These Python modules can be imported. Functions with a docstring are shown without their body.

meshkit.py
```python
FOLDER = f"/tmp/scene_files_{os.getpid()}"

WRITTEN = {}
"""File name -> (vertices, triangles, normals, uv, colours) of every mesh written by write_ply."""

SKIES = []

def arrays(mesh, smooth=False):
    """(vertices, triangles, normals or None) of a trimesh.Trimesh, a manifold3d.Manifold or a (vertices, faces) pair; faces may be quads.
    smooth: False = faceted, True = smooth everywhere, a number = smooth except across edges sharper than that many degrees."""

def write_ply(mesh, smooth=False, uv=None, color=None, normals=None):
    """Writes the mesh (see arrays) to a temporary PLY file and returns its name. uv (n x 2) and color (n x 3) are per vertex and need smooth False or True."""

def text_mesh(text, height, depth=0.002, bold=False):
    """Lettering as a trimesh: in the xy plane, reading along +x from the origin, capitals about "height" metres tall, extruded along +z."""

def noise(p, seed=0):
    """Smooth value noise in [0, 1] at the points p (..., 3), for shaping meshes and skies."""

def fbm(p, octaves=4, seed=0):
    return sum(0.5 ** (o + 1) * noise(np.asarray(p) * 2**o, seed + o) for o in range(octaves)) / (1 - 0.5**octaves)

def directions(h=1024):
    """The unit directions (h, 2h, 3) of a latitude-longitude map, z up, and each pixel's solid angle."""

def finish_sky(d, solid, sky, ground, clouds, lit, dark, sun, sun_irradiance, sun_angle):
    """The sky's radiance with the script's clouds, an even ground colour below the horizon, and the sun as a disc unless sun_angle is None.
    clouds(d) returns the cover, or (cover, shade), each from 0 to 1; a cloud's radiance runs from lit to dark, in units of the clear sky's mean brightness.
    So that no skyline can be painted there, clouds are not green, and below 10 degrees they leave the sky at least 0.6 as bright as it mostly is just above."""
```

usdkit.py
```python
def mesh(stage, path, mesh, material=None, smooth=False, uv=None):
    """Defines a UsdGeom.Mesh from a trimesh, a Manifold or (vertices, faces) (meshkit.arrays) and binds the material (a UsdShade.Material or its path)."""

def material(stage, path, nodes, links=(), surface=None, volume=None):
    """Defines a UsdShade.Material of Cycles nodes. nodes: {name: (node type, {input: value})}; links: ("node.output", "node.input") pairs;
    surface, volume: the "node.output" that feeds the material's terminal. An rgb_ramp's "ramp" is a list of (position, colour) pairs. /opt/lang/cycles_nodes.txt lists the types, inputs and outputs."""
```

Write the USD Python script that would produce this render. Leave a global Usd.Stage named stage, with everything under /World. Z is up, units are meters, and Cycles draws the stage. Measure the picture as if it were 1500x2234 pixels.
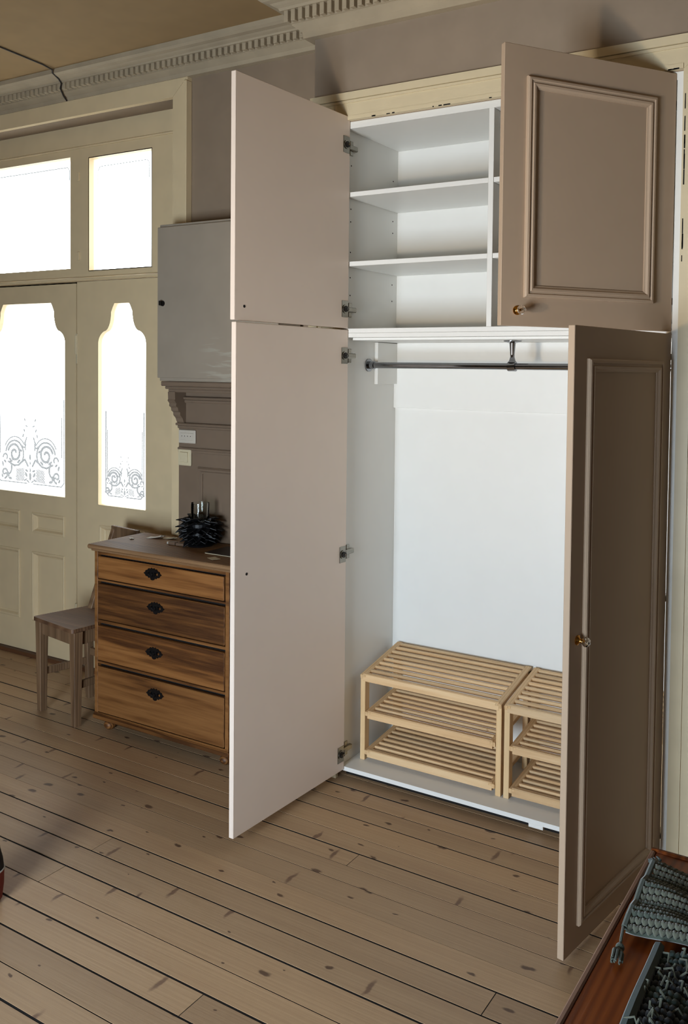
import math, random
import numpy as np, trimesh, usdkit, meshkit
from shapely.geometry import Polygon, LineString, Point, box as sbox
from shapely.ops import unary_union
from shapely import affinity
from pxr import Usd, UsdGeom, UsdLux, UsdShade, Gf, Sdf

random.seed(7); rng = np.random.default_rng(7)
stage = Usd.Stage.CreateInMemory()
UsdGeom.SetStageUpAxis(stage, 'Z'); UsdGeom.SetStageMetersPerUnit(stage, 1.0)
UsdGeom.Xform.Define(stage, '/World'); UsdGeom.Scope.Define(stage, '/World/Looks')

# ---------------------------------------------------------------- camera, sky, window light, exposure
EXPOSURE = 0.0
CAM_R = np.array([[0.8678604496660199, 0.4966565347766583, 0.012268918825051892],
                  [-0.027831286804191793, 0.023946179024835035, 0.9993257727012413],
                  [-0.4960278816561791, 0.8676167742579396, -0.03460453215882158]])
CAM_P = (1.9527554921386403, -2.8932835667013475, 1.6387841184201655)
F_PX, SX, SY = 1923.4934811247786, 142.5578245081319, -244.1520789042074
cam = UsdGeom.Camera.Define(stage, '/World/camera')
m = np.eye(4); m[0, :3], m[1, :3], m[2, :3], m[3, :3] = CAM_R[0], CAM_R[1], -CAM_R[2], CAM_P
cam.AddTransformOp().Set(Gf.Matrix4d(m.tolist()))
HA = 24.0; MM = HA / 1500.0
cam.CreateHorizontalApertureAttr(HA); cam.CreateVerticalApertureAttr(HA * 2234 / 1500)
cam.CreateFocalLengthAttr(F_PX * MM)
cam.CreateHorizontalApertureOffsetAttr(-SX * MM); cam.CreateVerticalApertureOffsetAttr(SY * MM)
cam.CreateClippingRangeAttr(Gf.Vec2f(0.05, 200)); cam.CreateExposureAttr(EXPOSURE)

dome = UsdLux.DomeLight.Define(stage, '/World/sky')
dome.CreateColorAttr(Gf.Vec3f(0.93, 0.97, 1.0)); dome.CreateIntensityAttr(1.3)
win = UsdLux.RectLight.Define(stage, '/World/window_daylight')
win.CreateWidthAttr(.95); win.CreateHeightAttr(1.1)
win.CreateColorAttr(Gf.Vec3f(0.72, 0.86, 1.0)); win.CreateIntensityAttr(31.0)
win.AddTranslateOp().Set(Gf.Vec3d(0.45, -3.66, 0.90)); win.AddRotateXOp().Set(86.0)
lamp = UsdLux.SphereLight.Define(stage, '/World/warm_spot_lamp')
lamp.CreateRadiusAttr(0.06); lamp.CreateColorAttr(Gf.Vec3f(1.0, 0.74, 0.44)); lamp.CreateIntensityAttr(380.0)
sh = UsdLux.ShapingAPI.Apply(lamp.GetPrim()); sh.CreateShapingConeAngleAttr(34.0); sh.CreateShapingConeSoftnessAttr(0.9)
_d = np.array([0.62, 0.0, 2.12]) - np.array([0.35, -2.5, 1.55]); _d /= np.linalg.norm(_d)      # the lamp's own -z looks along _d
_x = np.cross(_d, (0, 0, 1)); _x /= np.linalg.norm(_x); _m = np.eye(4); _m[0, :3], _m[1, :3], _m[2, :3], _m[3, :3] = _x, np.cross(_x, _d), -_d, (0.35, -2.5, 1.55)
lamp.AddTransformOp().Set(Gf.Matrix4d(_m.tolist()))

# ---------------------------------------------------------------- helpers
counts = {}
def numbered(parent, name):
    k = (parent, name); n = counts.get(k, 0); counts[k] = n + 1
    return f'{parent}/{name}' if n == 0 else f'{parent}/{name}_{n:03d}'
ORIGIN = {}
def tag(p, label=None, cat=None, group=None, kind=None):
    for k, v in (('label', label), ('category', cat), ('group', group), ('kind', kind)):
        if v: p.SetCustomDataByKey(k, v)
    return p
def thing(name, label, cat, loc=(0, 0, 0), group=None, kind=None):
    x = UsdGeom.Xform.Define(stage, numbered('/World', name))
    x.AddTranslateOp().Set(Gf.Vec3d(*map(float, loc)))
    ORIGIN[str(x.GetPath())] = np.array(loc, float)
    return tag(x.GetPrim(), label, cat, group, kind)
def origin_of(path):
    for p in Sdf.Path(path).GetPrefixes():
        if str(p) in ORIGIN: return ORIGIN[str(p)]
    return np.zeros(3)
def obj(name, mesh, mat, parent=None, smooth=False, label=None, **kw):
    """one mesh (given in room coordinates) as a part of parent, or as a thing of its own"""
    pp = str(parent.GetPath()) if parent is not None else '/World'
    path = numbered(pp, name)
    v, f, n = meshkit.arrays(mesh, False)
    v = v - origin_of(pp)
    o = usdkit.mesh(stage, path, trimesh.Trimesh(v, f, process=False), M[mat], smooth=smooth).GetPrim()
    return tag(o, label, kw.get('cat'), kw.get('group'), kw.get('kind'))

def cat_(*ms): return trimesh.util.concatenate([m for m in ms if m is not None])
def hull(pts): return trimesh.convex.convex_hull(np.asarray(pts, float))
def box(x0, x1, y0, y1, z0, z1, b=0.0015):
    b = min(b, (x1 - x0) / 3, (y1 - y0) / 3, (z1 - z0) / 3)
    if b <= 0:
        m = trimesh.creation.box((x1 - x0, y1 - y0, z1 - z0)); m.apply_translation(((x0 + x1) / 2, (y0 + y1) / 2, (z0 + z1) / 2)); return m
    P = []
    for i, X in enumerate((x0, x1)):
        for j, Y in enumerate((y0, y1)):
            for k, Z in enumerate((z0, z1)):
                sx, sy, sz = (b, -b)[i], (b, -b)[j], (b, -b)[k]
                P += [(X, Y + sy, Z + sz), (X + sx, Y, Z + sz), (X + sx, Y + sy, Z)]
    return hull(P)
def beam(p0, p1, w, d, up=(0, 0, 1), w1=None, d1=None, b=0.002):
    """tapering square bar from p0 to p1"""
    p0, p1 = np.array(p0, float), np.array(p1, float); t = (p1 - p0); L = np.linalg.norm(t); t /= L
    u = np.array(up, float); s = np.cross(t, u); s /= np.linalg.norm(s); u = np.cross(s, t)
    w1, d1 = w1 or w, d1 or d; P = []
    for p, ww, dd in ((p0, w, d), (p1, w1, d1)):
        for a, c in ((1, 1), (1, -1), (-1, 1), (-1, -1)):
            P += [p + s * a * (ww / 2 - b) + u * c * dd / 2, p + s * a * ww / 2 + u * c * (dd / 2 - b)]
    return hull(P)
def extrude_xz(poly, y0, y1):
    ms = []
    for g in getattr(poly, 'geoms', [poly]):
        if g.is_empty or g.area < 1e-9: continue
        e = trimesh.creation.extrude_polygon(g, y1 - y0, engine='earcut')
        v = e.vertices; e = trimesh.Trimesh(np.stack([v[:, 0], y1 - v[:, 2], v[:, 1]], 1), e.faces, process=False)
        ms.append(e)
    return cat_(*ms)
def extrude_xy(poly, z0, z1):
    ms = []
    for g in getattr(poly, 'geoms', [poly]):
        e = trimesh.creation.extrude_polygon(g, z1 - z0, engine='earcut'); e.apply_translation((0, 0, z0)); ms.append(e)
    return cat_(*ms)
def extrude_yz(pts, x0, x1):
    e = trimesh.creation.extrude_polygon(Polygon(pts), x1 - x0, engine='earcut')
    v = e.vertices; return trimesh.Trimesh(np.stack([x0 + v[:, 2], v[:, 0], v[:, 1]], 1), e.faces, process=False)
def tube(pts, r, n=10, cap=True):
    pts = np.asarray(pts, float); k = len(pts); r = np.broadcast_to(r, (k,))
    T = np.gradient(pts, axis=0); T /= np.linalg.norm(T, axis=1, keepdims=True)
    a = np.array([0, 0, 1.0]) if abs(T[0][2]) < .9 else np.array([1.0, 0, 0])
    V, F = [], []
    for i in range(k):
        s = np.cross(T[i], a); s /= np.linalg.norm(s); u = np.cross(s, T[i]); a = u
        for j in range(n):
            t = 2 * math.pi * j / n; V.append(pts[i] + r[i] * (math.cos(t) * s + math.sin(t) * u))
    for i in range(k - 1):
        for j in range(n):
            p, q = i * n + j, i * n + (j + 1) % n
            F += [(p, q, q + n), (p, q + n, p + n)]
    if cap:
        V += [pts[0], pts[-1]]
        for j in range(n):
            F += [(len(V) - 2, (j + 1) % n, j), (len(V) - 1, (k - 1) * n + j, (k - 1) * n + (j + 1) % n)]
    return trimesh.Trimesh(V, F, process=False)
def cyl(p0, p1, r, n=16): return tube([p0, p1], r, n)
def lathe(profile, c=(0, 0, 0), n=24, axis=(0, 0, 1)):
    m = trimesh.creation.revolve(np.asarray(profile, float), sections=n)
    if tuple(axis) != (0, 0, 1): m.apply_transform(trimesh.geometry.align_vectors((0, 0, 1), axis))
    m.apply_translation(c); return m
def rect_moulding(x0, x1, z0, z1, prof):
    """mitred frame in the (x, z) plane: prof = (distance inward, height along -y)"""
    V, F = [], []
    for d, h in prof: V += [(x0 + d, -h, z0 + d), (x1 - d, -h, z0 + d), (x1 - d, -h, z1 - d), (x0 + d, -h, z1 - d)]
    n = len(prof)
    for i in range(n):
        j = (i + 1) % n
        for k in range(4):
            l = (k + 1) % 4; a, b, c, d = 4 * i + k, 4 * i + l, 4 * j + l, 4 * j + k
            F += [(a, c, b), (a, d, c)]
    m = trimesh.Trimesh(V, F, process=False)
    if m.volume < 0: m.invert()
    return m
def grid_surface(fn, nu, nv, thick):
    """closed sheet: fn(u, v) -> point of the top, lowered by thick for the bottom"""
    U, W = np.meshgrid(np.linspace(0, 1, nu), np.linspace(0, 1, nv), indexing='ij')
    P = np.array([fn(u, v) for u, v in zip(U.ravel(), W.ravel())]); N = nu * nv
    V = np.vstack([P, P - [0, 0, thick]]); F = []
    idx = lambda i, j: i * nv + j
    for i in range(nu - 1):
        for j in range(nv - 1):
            a, b, c, d = idx(i, j), idx(i + 1, j), idx(i + 1, j + 1), idx(i, j + 1)
            F += [(a, b, c), (a, c, d), (a + N, c + N, b + N), (a + N, d + N, c + N)]
    rim = [idx(i, 0) for i in range(nu)] + [idx(nu - 1, j) for j in range(1, nv)] + [idx(i, nv - 1) for i in range(nu - 2, -1, -1)] + [idx(0, j) for j in range(nv - 2, 0, -1)]
    for a, b in zip(rim, rim[1:] + rim[:1]): F += [(a, a + N, b + N), (a, b + N, b)]
    m = trimesh.Trimesh(V, F, process=False); trimesh.repair.fix_normals(m); return m

# ---------------------------------------------------------------- materials
M = {}
def lin(*c): return tuple(((x / 255) / 12.92 if x / 255 < .04045 else ((x / 255 + .055) / 1.055) ** 2.4) for x in c)
def paint(name, col, rough=0.5, var=0.06, bump=0.08, scale=9, spec=0.4):
    c = np.array(lin(*col))
    M[name] = usdkit.material(stage, f'/World/Looks/{name}', {
        'g': ('geometry', {}), 'n': ('noise_texture', {'scale': scale, 'detail': 4}), 'f': ('noise_texture', {'scale': 220.0, 'detail': 2}),
        'r': ('rgb_ramp', {'ramp': [(0.25, tuple(c * (1 - var))), (0.75, tuple(np.minimum(c * (1 + var), 1)))]}),
        'b': ('bump', {'strength': bump, 'distance': 0.002}),
        'p': ('principled_bsdf', {'roughness': rough, 'specular_ior_level': spec})},
        [('g.position', 'n.vector'), ('g.position', 'f.vector'), ('n.fac', 'r.fac'), ('r.color', 'p.base_color'), ('f.fac', 'b.height'), ('b.normal', 'p.normal')], surface='p.BSDF')
def plain(name, col, rough=0.5, metal=0.0, **kw):
    M[name] = usdkit.material(stage, f'/World/Looks/{name}', {
        'g': ('geometry', {}), 'n': ('noise_texture', {'scale': 30.0, 'detail': 2}),
        'r': ('rgb_ramp', {'ramp': [(0.3, tuple(np.array(lin(*col)) * .93)), (0.7, lin(*col))]}),
        'p': ('principled_bsdf', {'roughness': rough, 'metallic': metal, **kw})},
        [('g.position', 'n.vector'), ('n.fac', 'r.fac'), ('r.color', 'p.base_color')], surface='p.BSDF')
def wood(name, axis, dark, mid, light, grain=1.0, rough=0.5, knots=0.0, tint=None, knot_col=(70, 40, 25), wave=0.35, spec=0.4, knot_scale=(3.0, 10.0), flat_knots=False):
    along, across = 0.9 * grain, 13.0 * grain
    sc = [across] * 3; sc['xyz'.index(axis)] = along
    fs = [160.0 * grain] * 3; fs['xyz'.index(axis)] = 4.0 * grain
    ks = [knot_scale[1]] * 3; ks['xyz'.index(axis)] = knot_scale[0]
    tint = tint or (1.0, 1.0, 1.0)
    nodes = {
        'g': ('geometry', {}), 'oi': ('object_info', {}),
        'rx': ('math', {'math_type': 'multiply', 'value2': 37.3}), 'ry': ('math', {'math_type': 'multiply', 'value2': 91.7}),
        'cx': ('combine_xyz', {'z': 0.0}), 'ad': ('vector_math', {'math_type': 'add'}),
        'm1': ('mapping', {'scale': sc}), 'm2': ('mapping', {'scale': fs}),
        'n1': ('noise_texture', {'scale': 1.0, 'detail': 5.0, 'roughness': 0.55, 'distortion': 1.2}),
        'w1': ('wave_texture', {'scale': 1.6, 'distortion': 5.0, 'detail': 3.0, 'detail_scale': 0.8, 'bands_direction': 'y' if axis != 'y' else 'x', 'wave_type': 'bands', 'profile': 'sine'}),
        'n2': ('noise_texture', {'scale': 1.0, 'detail': 3.0}),
        'mx': ('mix_float', {'fac': wave}), 'mf': ('mix_float', {'fac': 0.22}),
        'r': ('rgb_ramp', {'ramp': [(0.22, lin(*dark)), (0.5, lin(*mid)), (0.78, lin(*light))]}),
        'tr': ('rgb_ramp', {'ramp': [(0.0, tuple(0.80 * t for t in tint)), (0.5, (0.96, 0.95, 0.94)), (1.0, (1.12, 1.09, 1.05))]}),
        'tm': ('mix_color', {'blend_type': 'multiply', 'fac': 0.9 if knots else 0.5}),
        'b': ('bump', {'strength': 0.25, 'distance': 0.0015}),
        'p': ('principled_bsdf', {'roughness': rough, 'specular_ior_level': spec})}
    links = [('g.position', 'ad.vector1'), ('oi.random', 'rx.value1'), ('oi.random', 'ry.value1'), ('rx.value', 'cx.x'), ('ry.value', 'cx.y'), ('cx.vector', 'ad.vector2'),
             ('ad.vector', 'm1.vector'), ('ad.vector', 'm2.vector'), ('m1.vector', 'n1.vector'), ('m1.vector', 'w1.vector'), ('m2.vector', 'n2.vector'),
             ('n1.fac', 'mx.a'), ('w1.fac', 'mx.b'), ('mx.result', 'mf.a'), ('n2.fac', 'mf.b'), ('mf.result', 'r.fac'), ('r.color', 'tm.a'),
             ('oi.random', 'tr.fac'), ('tr.color', 'tm.b'), ('n2.fac', 'b.height'), ('b.normal', 'p.normal')]
    if knots:
        nodes |= {'mk': ('mapping', {'scale': ks}), 'wn': ('noise_texture', {'scale': 26.0, 'detail': 2.0}), 'wa': ('vector_math', {'math_type': 'multiply_add', 'vector2': (0.022, 0.022, 0.0)}),
                  'v': ('voronoi_texture', {'scale': 1.0, 'feature': 'f1', 'dimensions': '2D' if flat_knots else '3D'}),
                  's': ('separate_color', {}), 'gt': ('math', {'math_type': 'less_than', 'value2': knots}), 'sz': ('map_range', {'from_min': 0.0, 'from_max': 1.0, 'to_min': 0.03, 'to_max': 0.15 if flat_knots else .17}),
                  'dv': ('math', {'math_type': 'divide'}),
                  'k': ('map_range', {'range_type': 'smoothstep', 'from_min': 0.45, 'from_max': 1.0, 'to_min': 1.0, 'to_max': 0.0, 'clamp': True}),
                  'km': ('math', {'math_type': 'multiply'}), 'kx': ('mix_color', {'blend_type': 'mix', 'b': lin(*knot_col)}), 'kf': ('math', {'math_type': 'multiply', 'value2': 0.85})}
        links += [('ad.vector', 'wn.vector'), ('wn.color', 'wa.vector1'), ('ad.vector', 'wa.vector3'), ('wa.vector', 'mk.vector'), ('mk.vector', 'v.vector'), ('v.color', 's.color'), ('s.r', 'gt.value1'), ('s.g', 'sz.value'),
                  ('v.distance', 'dv.value1'), ('sz.result', 'dv.value2'), ('dv.value', 'k.value'), ('k.result', 'km.value1'), ('gt.value', 'km.value2'), ('km.value', 'kf.value1'),
                  ('tm.result', 'kx.a'), ('kf.value', 'kx.fac'), ('kx.result', 'p.base_color')]
        if flat_knots:      # slanting branch streaks across the boards
            nodes |= {'mk2': ('mapping', {'rotation': (0, 0, math.radians(24)), 'scale': (17.0, 4.2, 1.0)}), 'v2': ('voronoi_texture', {'scale': 1.0, 'feature': 'f1', 'dimensions': '2D'}), 's2': ('separate_color', {}), 'gt2': ('math', {'math_type': 'less_than', 'value2': 0.11}),
                      'k2': ('map_range', {'range_type': 'smoothstep', 'from_min': 0.07, 'from_max': 0.19, 'to_min': 0.75, 'to_max': 0.0, 'clamp': True}), 'kf2': ('math', {'math_type': 'multiply'}), 'kx2': ('mix_color', {'blend_type': 'mix', 'b': lin(92, 62, 48)})}
            links.remove(('kx.result', 'p.base_color'))
            links += [('wa.vector', 'mk2.vector'), ('mk2.vector', 'v2.vector'), ('v2.color', 's2.color'), ('s2.r', 'gt2.value1'), ('v2.distance', 'k2.value'), ('k2.result', 'kf2.value1'), ('gt2.value', 'kf2.value2'),
                      ('kf2.value', 'kx2.fac'), ('kx.result', 'kx2.a'), ('kx2.result', 'p.base_color')]
    else: links.append(('tm.result', 'p.base_color'))
    M[name] = usdkit.material(stage, f'/World/Looks/{name}', nodes, links, surface='p.BSDF')

paint('wall_paint', (146, 127, 106), 0.7)
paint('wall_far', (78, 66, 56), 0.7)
paint('wall_mauve', (150, 133, 114), 0.7)
paint('ceiling_paint', (156, 128, 88), 0.85)
paint('plaster', (176, 160, 134), 0.75, var=0.08, bump=0.2)
paint('cream_trim', (214, 198, 164), 0.45, var=0.04)
paint('cream_door', (224, 202, 162), 0.45, var=0.04)
paint('greige', (182, 158, 134), 0.45, var=0.015, bump=0.03, spec=0.25)
paint('greige_inner', (236, 219, 204), 0.42, var=0.012, bump=0.03)
paint('panelling_paint', (124, 105, 87), 0.5)
paint('grey_metal_paint', (160, 147, 130), 0.4, var=0.05)
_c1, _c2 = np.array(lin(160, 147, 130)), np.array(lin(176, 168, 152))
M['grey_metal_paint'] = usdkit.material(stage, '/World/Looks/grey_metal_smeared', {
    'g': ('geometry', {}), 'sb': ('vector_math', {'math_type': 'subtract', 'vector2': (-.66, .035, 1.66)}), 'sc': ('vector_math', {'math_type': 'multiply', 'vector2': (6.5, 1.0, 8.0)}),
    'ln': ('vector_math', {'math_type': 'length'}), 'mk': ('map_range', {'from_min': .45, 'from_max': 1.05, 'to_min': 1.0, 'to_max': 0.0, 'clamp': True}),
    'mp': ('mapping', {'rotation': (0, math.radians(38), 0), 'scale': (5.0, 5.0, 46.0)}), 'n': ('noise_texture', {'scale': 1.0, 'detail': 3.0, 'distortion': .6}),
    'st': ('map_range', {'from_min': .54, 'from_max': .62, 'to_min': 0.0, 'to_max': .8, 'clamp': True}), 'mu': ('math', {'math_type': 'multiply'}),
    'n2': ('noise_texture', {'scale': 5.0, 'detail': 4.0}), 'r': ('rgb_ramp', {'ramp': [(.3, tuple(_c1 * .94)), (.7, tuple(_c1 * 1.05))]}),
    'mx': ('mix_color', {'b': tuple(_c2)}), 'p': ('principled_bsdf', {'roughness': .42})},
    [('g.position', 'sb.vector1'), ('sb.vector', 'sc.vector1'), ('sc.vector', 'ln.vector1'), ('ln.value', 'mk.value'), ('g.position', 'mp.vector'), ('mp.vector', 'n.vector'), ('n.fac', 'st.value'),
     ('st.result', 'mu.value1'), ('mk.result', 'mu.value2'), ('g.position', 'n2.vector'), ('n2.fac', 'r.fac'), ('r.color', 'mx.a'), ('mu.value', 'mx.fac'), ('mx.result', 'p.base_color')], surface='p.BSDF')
paint('white_laminate', (232, 231, 226), 0.38, var=0.012, bump=0.03)
wood('pine_floor', 'x', (160, 129, 99), (172, 142, 109), (184, 154, 120), grain=0.9, rough=0.45, knots=0.42, tint=(0.97, 0.94, 0.92), wave=0.1, knot_scale=(5.5, 12.0), knot_col=(70, 44, 32), flat_knots=True)
wood('chest_pine', 'x', (66, 36, 14), (122, 78, 38), (150, 102, 56), grain=1.5, rough=0.5, knots=0.14, wave=0.55, knot_scale=(2.2, 6.0), knot_col=(80, 44, 18))
wood('chest_top', 'x', (86, 62, 40), (128, 96, 66), (156, 122, 88), grain=1.0, rough=0.55, wave=0.3, spec=0.15)
wood('rack_pine', 'x', (196, 156, 110), (216, 182, 138), (228, 200, 160), grain=1.6, rough=0.5, knots=0.3, wave=0.3, knot_col=(150, 92, 48), knot_scale=(4.0, 16.0))
wood('rack_post', 'z', (208, 168, 116), (226, 192, 144), (234, 204, 160), grain=1.4, rough=0.5, wave=0.25)
wood('rack_rail', 'y', (190, 148, 102), (212, 176, 130), (224, 194, 152), grain=1.4, rough=0.5, wave=0.25)
wood('chair_wood', 'z', (84, 62, 44), (122, 94, 68), (150, 120, 90), grain=1.2, rough=0.55, wave=0.25)
wood('chair_seat', 'x', (70, 48, 34), (108, 78, 56), (136, 104, 78), grain=1.0, rough=0.5, wave=0.3)
wood('mahogany', 'y', (76, 34, 14), (124, 60, 22), (152, 82, 34), grain=0.8, rough=0.28, wave=0.3)
plain('mahogany_edge', (150, 116, 98), 0.4)
wood('threshold_wood', 'x', (60, 36, 22), (92, 58, 36), (110, 72, 46), rough=0.5)
plain('dark_gap', (18, 14, 12), 0.9)
plain('subfloor_black', (14, 11, 9), 0.95)
plain('chrome', (150, 152, 156), 0.1, 1.0)
plain('nickel', (150, 146, 136), 0.25, 1.0)
plain('hinge_dark', (40, 36, 32), 0.4, 0.6)
plain('brass', (206, 150, 70), 0.15, 1.0)
plain('black_iron', (14, 13, 14), 0.45, 0.3)
plain('wreath_black', (12, 11, 13), 0.5)
plain('switch_white', (206, 196, 180), 0.4)
plain('switch_cream', (214, 200, 166), 0.4)
plain('paper', (214, 208, 196), 0.7)
plain('paper_yellow', (206, 192, 160), 0.7)
plain('matchbox_card', (120, 96, 76), 0.7)
plain('dark_card', (58, 48, 42), 0.5)
plain('cable_black', (38, 32, 28), 0.6)
plain('bag_navy', (16, 18, 28), 0.7)
plain('bag_red', (120, 30, 26), 0.6)
plain('bag_piping', (180, 176, 170), 0.6)
plain('yarn_green', (70, 80, 70), 0.9, sheen_weight=0.4)
plain('yarn_pale', (92, 96, 82), 0.9, sheen_weight=0.4)
plain('yarn_navy', (22, 32, 42), 0.9, sheen_weight=0.3)
plain('yarn_teal', (46, 66, 64), 0.9, sheen_weight=0.3)
plain('render_white', (200, 198, 192), 0.9)
def clear(name, col=(1, 1, 1), rough=0.0, ior=1.5):
    M[name] = usdkit.material(stage, f'/World/Looks/{name}', {'p': ('principled_bsdf', {'base_color': col, 'roughness': rough, 'ior': ior, 'transmission_weight': 1.0})}, [], surface='p.BSDF')
clear('crystal', (1, 0.98, 0.94)); 
def pane_mat(name, tr, gl):
    M[name] = usdkit.material(stage, f'/World/Looks/{name}', {
        't': ('transparent_bsdf', {'color': tr}), 'g': ('glossy_bsdf', {'color': (1, 1, 1), 'roughness': gl}), 'f': ('fresnel', {'IOR': 1.3}), 'x': ('mix_closure', {})},
        [('f.fac', 'x.fac'), ('t.BSDF', 'x.closure1'), ('g.BSDF', 'x.closure2')], surface='x.closure')
pane_mat('thin_glass', (0.93, 0.95, 0.94), 0.02)
M['frosted_glass'] = usdkit.material(stage, '/World/Looks/frosted_glass', {
    't': ('transparent_bsdf', {'color': (0.97, 0.98, 0.98)}), 'd': ('translucent_bsdf', {'color': (0.9, 0.92, 0.92)}), 'x': ('mix_closure', {'fac': 0.25})},
    [('t.BSDF', 'x.closure1'), ('d.BSDF', 'x.closure2')], surface='x.closure')
M['etched'] = usdkit.material(stage, '/World/Looks/etched', {
    't': ('transparent_bsdf', {'color': (0.40, 0.40, 0.40)})}, [], surface='t.BSDF')

# ================================================================ the setting
XL, XR, YF, YW, ZC = -5.0, 2.5, -3.6, 0.225, 3.105     # room; YW = plane of the recessed left wall, 0 = wardrobe wall
RET = -0.154                                            # return between the two walls
# ---- floor
fl = thing('floor', 'worn pale pine floorboards with dark open joints and knots', 'floor', kind='structure')
obj('subfloor', box(XL, XR, YF - .05, .45, -0.06, -0.0014, 0), 'subfloor_black', fl)
bounds = [.46, .37, .28, .19, .10, .03, -.05, -.142, -.235, -.338, -.424, -.503, -.585, -.688, -.785, -.882, -.985, -1.092, -1.19, -1.285, -1.388, -1.478]
while bounds[-1] > YF: bounds.append(bounds[-1] - random.uniform(.088, .104))
wide = {-.142: .005, -.235: .007, -.424: .0075, -.785: .007, -.882: .0065, -.985: .0075, -1.092: .004, -1.19: .008, -1.285: .0075, -.05: .009, -1.478: .008}
joints = {-.785: [-.418, 1.042], -.985: [-.415], -.424: [.372], -1.19: [.386], -.142: [-2.1], -.585: [-1.9, 2.1], -1.388: [1.9], -.235: [1.7]}
SL = -0.013
for a, b in zip(bounds[:-1], bounds[1:]):
    ga, gb = wide.get(a, random.uniform(.002, .0042)) / 2, wide.get(b, random.uniform(.002, .0042)) / 2
    js = joints.get(a) or [random.choice((-2.9, -1.21, -.2, 1.04, 1.83, 2.6)) if b < -1.5 or a > .0 else random.choice((-3.1, 2.3))]
    xs = [XL] + sorted(js) + [XR]
    for x0, x1 in zip(xs[:-1], xs[1:]):
        dz = random.uniform(-.0004, .0004); bb = .0003; P = []
        for x, e in ((x0 + .0013, bb), (x1 - .0013, -bb)):
            for y, s in ((a - ga, -bb), (b + gb, bb)):
                yy = y + SL * x
                P += [(x, yy + s, dz), (x + e, yy, dz), (x, yy, dz - bb), (x, yy, -.0013)]
        obj('plank', hull(P), 'pine_floor', fl)
obj('dirt_board', box(-.16, 1.5, -.005, .42, -.02, -.0013, 0), 'subfloor_black', fl)
# ---- ceiling and walls
tag(obj('ceiling', box(XL - .1, XR + .1, YF - .1, .5, ZC, ZC + .1, 0), 'ceiling_paint'), 'dim plain cream plaster ceiling', 'ceiling', kind='structure')
# recessed wall holding the glazed entrance: hole from x -3.02 to -1.12 (opening) up to z 2.91
OX0, OX1, OZ = -3.02, -1.12, 2.91
tag(obj('wall_back', extrude_xz(sbox(XL, 0, RET, ZC).difference(sbox(OX0, -.01, OX1, OZ)), YW, YW + .14), 'wall_paint'), 'greige painted recessed wall around the glazed entrance', 'wall', kind='structure')
# wardrobe wall with its opening
WX0, WX1, WZ = -.03, 1.305, 2.60
tag(obj('wall_wardrobe', cat_(extrude_xz(sbox(RET, 0, XR, ZC).difference(sbox(WX0, -.01, WX1, WZ)), 0, .025), box(RET, RET + .02, 0.024, YW + .14, 0, ZC, 0), box(RET, XR, .45, .47, 0, ZC, 0)), 'wall_mauve'),
    'mauve-grey painted projecting wall around the built-in wardrobe', 'wall', kind='structure')
tag(obj('wall_left', box(XL - .1, XL, YF, .5, 0, ZC, 0), 'wall_far'), 'greige side wall beyond the glazed entrance', 'wall', kind='structure')
tag(obj('wall_right', box(XR, XR + .1, YF, .5, 0, ZC, 0), 'wall_far'), 'greige side wall behind the mahogany table', 'wall', kind='structure')
FW = sbox(XL, 0, XR, ZC).difference(sbox(-.07, .30, .97, 1.5))
tag(obj('wall_front', extrude_xz(FW, YF - .12, YF), 'wall_far'), 'greige wall with the daylight window facing the wardrobe', 'wall', kind='structure')

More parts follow.
